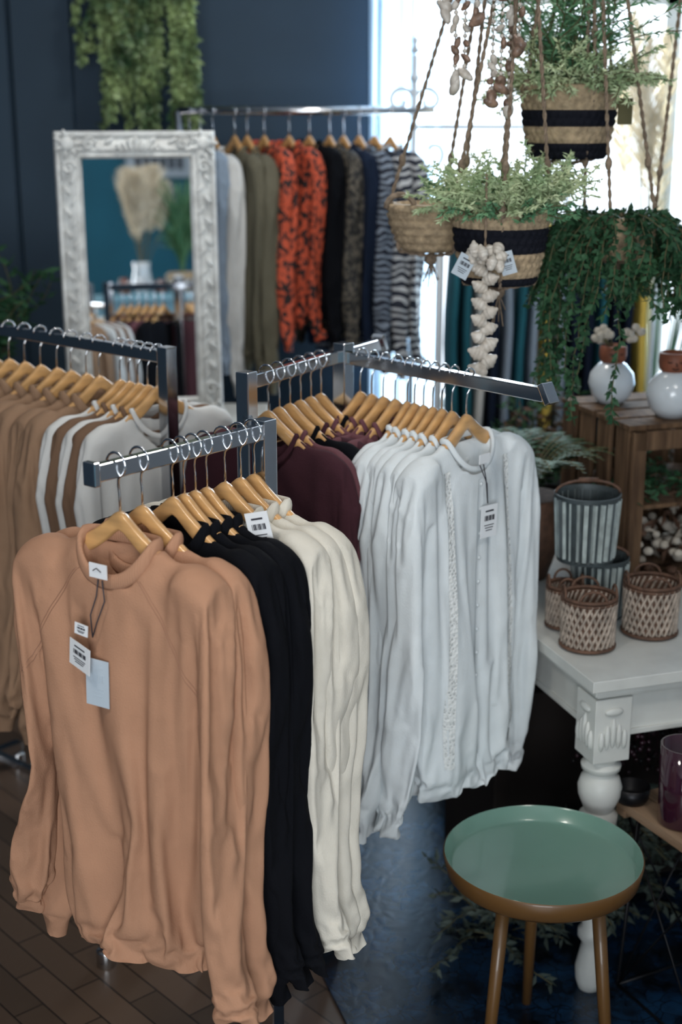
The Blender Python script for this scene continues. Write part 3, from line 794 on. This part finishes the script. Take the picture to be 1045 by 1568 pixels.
def plume(b,p,d,L,r,mi,k=260):
    p=V(p);d=V(d).normalized()
    for i in range(k):
        u=i/k; q=p+d*L*u+V((0,0,-.03*u*u)); a=R(0,6.28); e=(d*1.2+V((math.cos(a),math.sin(a),R(-.3,.3)))*.9)
        b.leaf(q,e,r*1.6*math.sin(math.pi*min(1,u*.85+.15))+.01,.006,mi,True)
b=MB(); b.lathe([(.05,0),(.09,.05),(.10,.2),(.06,.32),(.07,.36)],(1.05,4.7,.0),20,mi=2,cap=True)
for i in range(9):
    x=1.05+R(-.14,.14);t=V((x,4.7+R(-.08,.08),R(1.45,1.8))); b.tube([(1.05,4.7,.3),t],.003,5,1); plume(b,t,(x-1.05,0,1),R(.3,.42),.05,0)
for i in range(26):
    a=R(0,6.28);pts=[];rr=R(.1,.3);hh=R(.9,1.5)
    for k in range(9):
        u=k/8; pts.append((1.05+rr*math.cos(a)*u*u,4.7+rr*math.sin(a)*u*u*.6,.3+hh*u-.05*u**4))
    b.tube(pts,[.006*(1-u/9) for u in range(9)],4,3,ry=.001)
b.obj('pampas_grass_vase',[m_pampas,m_stem,m_pot,m_leafblue])

# ------------------------------------------------------------------ white table, crate, pots
TA=math.radians(18); TD=.86
TM=Matrix.Translation((.50,2.61,0))@Matrix.Rotation(TA,4,'Z')
b=MB()
b.box((.60,TD/2,.738),(1.2,TD,.024)); b.box((.60,TD/2,.718),(1.17,TD-.03,.018)); b.box((.60,TD/2,.706),(1.15,TD-.05,.010))
b.box((.60,.05,.655),(1.08,.022,.095)); b.box((.60,TD-.05,.655),(1.08,.022,.095)); b.box((.055,TD/2,.655),(.022,TD-.14,.095)); b.box((1.145,TD/2,.655),(.022,TD-.14,.095))
b.box((.60,.042,.615),(1.08,.02,.012)); b.box((.047,TD/2,.615),(.02,TD-.14,.012))
lp=[(.012,0),(.022,.004),(.030,.03),(.032,.06),(.024,.10),(.020,.12),(.030,.135),(.030,.15),(.022,.16),(.034,.30),(.039,.40),(.040,.425),(.030,.435),(.036,.45),(.044,.47),(.046,.49),(.040,.51),(.028,.522),(.040,.53),(.042,.54),(.030,.548),(.038,.556),(.040,.562)]
for x,y in ((.06,.06),(1.14,.06),(.06,TD-.06),(1.14,TD-.06)):
    b.box((x,y,.63),(.082,.082,.14))
    b.lathe(lp,(x,y,0),40,0,lambda i,th,z:(-.0022*abs(math.sin(th*7)) if .16<z<.42 else 0),cap=True)
    for fx,fy in((0,-1),(-1,0)):
        for k in range(-2,3):
            c=V((x+fx*.042+ (k*.013 if fx==0 else 0),y+fy*.042+(k*.013 if fy==0 else 0),.625-abs(k)*.008))
            b.ball(c,(.007,.007,.034-.006*abs(k)),n=8)
        b.ball((x+fx*.043,y+fy*.043,.672),(.022 if fx==0 else .006,.022 if fy==0 else .006,.009),n=10)
b.obj('white_carved_table',[m_whitep],M=TM,bevel=.003)
def crate(name,M,w,d,h):
    b=MB(); t=.012
    for x in(0,w):
        for y in(0,d): b.box((x+(.014 if x==0 else -.014),y+(.014 if y==0 else -.014),h/2),(.028,.028,h))
    ns=4; sw=d/ns
    for i in range(ns):
        for x in(-t/2,w+t/2):
            b.box((x,sw*(i+.5),h/2),(t,sw*.66,h+R(-.004,.004)))
    for i in range(4):
        b.box((w/2,.0+d/4*(i+.5),h+t/2),(w+.03,d/4*.84,t)); b.box((w/2,d/4*(i+.5),t/2),(w,d/4*.84,t))
    for i in range(4): b.box((w*(i+.5)/4,d+t/2,h/2),(w/4*.8,t,h))
    b.box((w/2,-t/2,h-.022),(w+.02,t,.044)) ; b.box((w/2,-t/2,.016),(w+.02,t,.032)); b.box((w/2,d/2,h*.52),(w,d-.02,.010))
    for x in (.004,w-.004): b.box((x,-t/2,h/2),(.034,t,h))
    return b.obj(name,[m_cratew],M=M,bevel=.0015)
CM=Matrix.Translation((.672,3.15,.751))@Matrix.Rotation(TA,4,'Z')
crate('wooden_crate',CM,.42,.36,.385)
b=MB()
for i in range(190):
    p=(R(.05,.38),R(.0,.24),.016+R(.01,.13)); s=R(.009,.017)
    if R(0,1)<.5: b.ball(p,(s,s,s*.8),n=7,mi=0 if R(0,1)<.7 else 1)
    else: b.leaf(p,(R(-1,1),R(-1,1),R(0,1)),.05,.02,R(0,1)<.6)
for i in range(60): strand(b,(R(.05,.36),R(.02,.25),.22),(R(-1,1),R(-1,-.2),R(.1,1)),R(.05,.13),.015,.1,.03,.012,2,2,stem=1)
b.obj('dried_cotton_pods',[m_cotton,m_wickd,m_leafd],M=CM)
def facepot(name,c,r,yaw,items):
    b=MB();c=V(c)
    pr=[(.001,0),(r*.55,0),(r*.85,r*.35),(r,r*.85),(r*.92,r*1.3),(r*.6,r*1.7),(r*.45,r*1.78)]
    b.lathe(pr,c,36,0)
    z=r*1.72; pr2=[(r*.42,z),(r*.56,z+.01),(r*.60,z+r*.4),(r*.58,z+r*.75),(r*.5,z+r*.8),(r*.45,z+r*.6),(.001,z+r*.5)]
    b.lathe(pr2,c,30,1)
    Mf=Matrix.Translation(c+V((0,0,z+r*.38)))@Matrix.Rotation(yaw,4,'Z')
    def fl(pts): b.tube([(x,-math.sqrt(max(1e-6,(r*.61)**2-x*x)),zz) for x,zz in pts],.0014,5,2,M=Mf)
    fl([(-r*.12,-r*.14),(0,-r*.19),(r*.12,-r*.14)]); fl([(0,r*.08),(r*.06,-r*.04),(0,-r*.05)])
    for sg in(-1,1): fl([(sg*r*.14,r*.10),(sg*r*.22,r*.07),(sg*r*.3,r*.1)])
    if items:
        for k in range(9):
            a=R(0,6.28);L=R(.02,.06); p=c+V((0,0,z+r*.6));q=p+V((math.cos(a)*L*1.2,math.sin(a)*L*1.2,L)); b.tube([p,q],.0015,4,3)
            for _ in range(4): b.ball(q+V((R(-.01,.01),R(-.01,.01),R(-.01,.01))),.010,n=7,mi=4)
    return b.obj(name,[m_pot,m_terra,m_dark,m_stem,m_cotton])
facepot('face_vase',(.660,3.42,1.149),.056,.1,True)
facepot('face_vase',(.772,3.26,1.149),.060,-.1,False)

def bucket(name,c,r,h):
    b=MB();c=V(c);n=96;nf=24
    pr=[(.001,0),(r*.88,0),(r*.89,.006)]+[(r*(.89+.11*k/6),.01+(h-.02)*k/6) for k in range(7)]+[(r*1.03,h-.008),(r*1.04,h),(r*1.0,h+.001),(r*.96,h-.01),(r*.85,.01),(.001,.01)]
    b.lathe(pr,c,n,0,lambda i,th,z:(.0035*math.copysign(1,math.sin(th*nf)) if 3<=i<=9 else 0))
    for fi,f in enumerate(b.f):
        i=fi//n;j=fi%n
        if 3<=i<=8 and math.sin((j+.5)/n*2*math.pi*nf)>.5: b.m[fi]=1
        b.s[fi]=False
    b.tube([c+V((r*math.cos(a)*1.0,.0,h+r*.40*math.sin(a))) for a in [math.pi*k/14 for k in range(15)]],.003,6,2)
    b.tube([c+V((r*.3*math.cos(a),0,h+r*.40)) for a in(0,math.pi)],.006,6,2)
    return b.obj(name,[m_zinc,m_zincl,m_wickd])
bucket('fluted_metal_bucket',(.535,2.97,.892),.070,.150)
bucket('fluted_metal_bucket',(.575,3.00,.751),.062,.138)
def wicker(name,c,r,h):
    b=MB();c=V(c)
    b.lathe([(.001,.002),(r*.95,.002),(r*.97,.01)],c,48,1); 
    for k in range(26):
        for sg in (1,-1):
            a0=k/26*6.283; b.tube([c+V(((r*(.95+.05*u/8)+sg*.0012)*math.cos(a0+sg*u*.10),(r*(.95+.05*u/8)+sg*.0012)*math.sin(a0+sg*u*.10),.006+(h-.012)*u/8)) for u in range(9)],.0034,5,0)
    b.lathe([(r*.93,.006),(r*.96,h-.004)],c,32,1)
    for zz in(.006,h-.008,h): b.tube([c+V((r*1.01*math.cos(a/30*6.283),r*1.01*math.sin(a/30*6.283),zz)) for a in range(30)],.0042,6,1,closed=True)
    for sg in (1,-1): b.tube([c+V((sg*r*.95+.0,r*.45*math.cos(a),h+.022*math.sin(a))) for a in [math.pi*k/10 for k in range(11)]],.0028,6,1)
    for sg in (1,-1): b.tube([c+V((r*.5*math.cos(a),sg*r*.9,h+.024*math.sin(a))) for a in [math.pi*k/10 for k in range(11)]],.0028,6,1)
    return b.obj(name,[m_wick,m_wickd])
wicker('small_wicker_basket',(.520,2.81,.751),.056,.112)
wicker('small_wicker_basket',(.668,2.89,.751),.058,.115)
wicker('small_wicker_basket',(.488,2.93,.751),.038,.095)

b=MB(); sc=V((.39,2.454,-.012)); 
b.lathe([(.001,.446),(.172,.446),(.180,.450),(.187,.474),(.190,.477)],sc,72,0)
b.lathe([(.190,.477),(.193,.474),(.186,.440),(.178,.432),(.001,.430)],sc,72,1)
b.lathe([(.09,.431),(.10,.425),(.10,.418),(.001,.416)],sc,32,1)
for a in (math.radians(228),math.radians(318),math.radians(88)):
    p0=sc+V((.125*math.cos(a),.125*math.sin(a),.432)); p1=sc+V((.175*math.cos(a),.175*math.sin(a),.012)); 
    b.tube([p0,p0.lerp(p1,.5),p1],[.0135,.0125,.010],14,1)
b.obj('tray_side_stool',[m_sage,m_ochre])

SM=Matrix.Translation((.575,2.70,0))@Matrix.Rotation(math.radians(-64),4,'Z')
b=MB()
for i in range(4): b.box((.16,.033+i*.066,.442),(.32,.060,.018))
b.box((.02,.13,.428),(.03,.26,.012)); b.box((.30,.13,.428),(.03,.26,.012))
for x,y in((.02,.02),(.30,.02),(.02,.24),(.30,.24)):
    for dx,dy in((.035,0),(-.0,.035)):
        b.tube([(x+dx*(1 if x<.1 else -1),y+dy*(1 if y<.1 else -1),.43),(x,y,.012),(x,y,.005)],.0035,6,1)
for (p,q) in (((.02,.02),(.30,.02)),((.02,.24),(.30,.24)),((.02,.02),(.02,.24)),((.30,.02),(.30,.24))):
    b.tube([(*p,.01),(*q,.01)],.0035,6,1); b.tube([(*p,.42),(*q,.01)],.0025,5,1); b.tube([(*q,.42),(*p,.01)],.0025,5,1)
b.obj('wire_leg_side_table',[m_tablew,m_blackm],M=SM)
b=MB(); b.lathe([(.001,0),(.045,0),(.048,.004),(.050,.17),(.047,.17),(.044,.01),(.001,.01)],(.69,2.60,.452),36); b.obj('purple_glass_hurricane_vase',[m_glassd])
b=MB(); b.lathe([(.001,0),(.03,0),(.036,.01),(.038,.035),(.035,.035),(.03,.01),(.001,.01)],(.607,2.69,.452),30); b.obj('black_candle_dish',[m_blackm])

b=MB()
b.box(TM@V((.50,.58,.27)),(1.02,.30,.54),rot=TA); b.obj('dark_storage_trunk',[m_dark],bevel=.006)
b=MB()
for i in range(60): strand(b,TM@V((R(.02,.5),R(.20,.40),R(.05,.30))),(R(-1,1),R(-1,0),R(-.2,1)),R(.1,.22),.02,.1,.034,.014,0,3)
for i in range(20): strand(b,(.36+R(-.05,.08),2.9+R(-.06,.06),.02),(R(-1,1),R(-1,.4),R(.2,1)),R(.1,.25),.02,.05,.034,.014,0,2)
b.obj('eucalyptus_wreath',[m_silver,m_stem])
b=MB()
for i in range(420):
    p=TM@V((R(.12,.5),R(.22,.30),R(.40,.56))); b.ball(p,.006,n=6,mi=i%2)
for i in range(16): b.tube([TM@V((.12+i*.024,.27,.60)),TM@V((.12+i*.024+R(-.01,.01),.26,.40))],.0012,4,0)
b.obj('bead_garland',[m_glassd,m_blackm])

b=MB(); fc=V((.44,3.28,.751))
b.lathe([(.001,0),(.06,0),(.085,.08),(.09,.20),(.08,.20),(.001,.18)],fc,36,2)
for i in range(46):
    a=R(0,6.28);pts=[];L=R(.12,.24)
    for k in range(15):
        u=k/14; p=fc+V((math.cos(a)*L*u,math.sin(a)*L*u,.19+.34*u-.22*u*u)); pts.append(p)
        w=.045*math.sin(math.pi*min(1,.15+u*.85))+.006; sd=V((-math.sin(a),math.cos(a),-.15))
        if k>1:
            for sg in(-1,1): b.leaf(p,sd*sg+V((math.cos(a)*.4,math.sin(a)*.4,0)),w,.012,0,True,nr=(0,0,1))
    b.tube(pts,.0015,4,1)
b.obj('potted_fern',[m_leafd,m_stem,m_wickd])
b=MB(); b.box((.72,3.90,.42),(.9,.36,.84)); b.box((.72,3.90,.85),(.96,.40,.03)); b.obj('dark_cabinet',[m_dark],bevel=.004)
b=MB()
for i in range(80): strand(b,(R(.35,1.1),3.85+R(-.1,.08),.87),(R(-.6,.6),R(-1,.3),R(.5,1)),R(.1,.30),.02,.06,.04,.014,i%2,2,stem=2)
b.obj('dried_foliage_bundle',[m_leafd,m_wickd,m_stem])

# ------------------------------------------------------------------ the shop side seen in the mirror
b=MB(); b.box((1.0,.2,.64),(1.0,.5,1.24)); b.box((1.0,.2,1.28),(1.06,.56,.04)); 
b.obj('display_cabinet',[mat('pale_blue_paint',(.22,.42,.50),.5)],bevel=.003)
b=MB(); b.lathe([(.06,0),(.09,.06),(.10,.10),(.08,.12)],(1.10,.25,1.301),20,mi=2,cap=True)
for i in range(200):
    a=R(0,6.28);rr=R(.02,.22);hh=R(.25,.66);pts=[]
    for k in range(8):
        u=k/7; pts.append((1.10+rr*math.cos(a)*u*u,.25+rr*math.sin(a)*u*u,1.40+hh*u-.1*u**4))
    b.tube(pts,[.011*(1-u/9) for u in range(8)],4,i%2,ry=.002)
b.obj('potted_grass',[m_leaf,m_leafm,m_natural])
b=MB(); b.lathe([(.04,0),(.06,.05),(.045,.14),(.05,.18)],(.86,.22,1.301),20,mi=2,cap=True)
for i in range(12):
    t=V((.88+R(-.10,.10),.22+R(-.1,.1),R(1.58,1.75))); b.tube([(.86,.22,1.4),t],.003,5,1); plume(b,t,(R(-.3,.3),R(-.2,.2),1),.32,.08,0,320)
b.obj('pampas_grass_vase',[m_pampas,m_stem,m_pot])
b=MB()
for i in range(7): 
    c=(.68+i*.11,.41,1.301); r=R(.035,.05); b.lathe([(.001,0),(r*.6,0),(r,r),(r*.6,r*1.8),(r*.5,r*2.2)],c,20,i%2)
b.obj('ceramic_jars',[m_terra,m_pot])
b=MB(); b.box((2.10,-2.67,2.30),(.55,.03,.22)); 
for i in range(6): b.box((1.92+i*.07,-2.65,2.30),(.04,.01,.10),mi=1)
b.obj('wall_sign',[m_pot,m_ink])

# ------------------------------------------------------------------ lights
def area(name,loc,rot,sx,sy,p,c):
    l=bpy.data.lights.new(name,'AREA'); l.shape='RECTANGLE'; l.size=sx; l.size_y=sy; l.energy=p; l.color=c
    o=bpy.data.objects.new(name,l); col.objects.link(o); o.location=loc; o.rotation_euler=[math.radians(a) for a in rot]; return o
area('daylight_back_window',(1.16,5.6,1.8),(-90,0,0),2.0,1.95,190,(.80,.91,1))
area('daylight_front_window',(-.05,-2.9,1.65),(90,0,0),2.4,2.0,140,(.94,.97,1))
b=MB()
for x,y in((-.9,1.0),(.9,1.2),(0,3.6)):
    b.lathe([(.17,0),(.18,-.03),(.16,-.035),(.001,-.035)],(x,y,3.0),28,0)
    area('added_fill_spot',(x,y,2.95),(0,0,0),.30,.30,14,(1,.94,.86))  # unseen warm fill, added overhead for highlights on the racks
b.obj('added_lamp_discs',[m_whitep])  # discs made up to go with the added overhead fill
w=bpy.data.worlds.new('sky'); bpy.context.scene.world=w; w.use_nodes=True
w.node_tree.nodes['Background'].inputs[0].default_value=(.80,.90,1,1); w.node_tree.nodes['Background'].inputs[1].default_value=2.5

# ------------------------------------------------------------------ camera
cd=bpy.data.cameras.new('camera'); cam=bpy.data.objects.new('camera',cd); col.objects.link(cam)
cam.location=(0,0,1.85); cam.rotation_euler=(math.radians(74),0,0)
cd.sensor_fit='VERTICAL'; cd.sensor_height=36; cd.lens=50
cd.dof.use_dof=True; cd.dof.focus_distance=2.4; cd.dof.aperture_fstop=2.8
bpy.context.scene.camera=cam
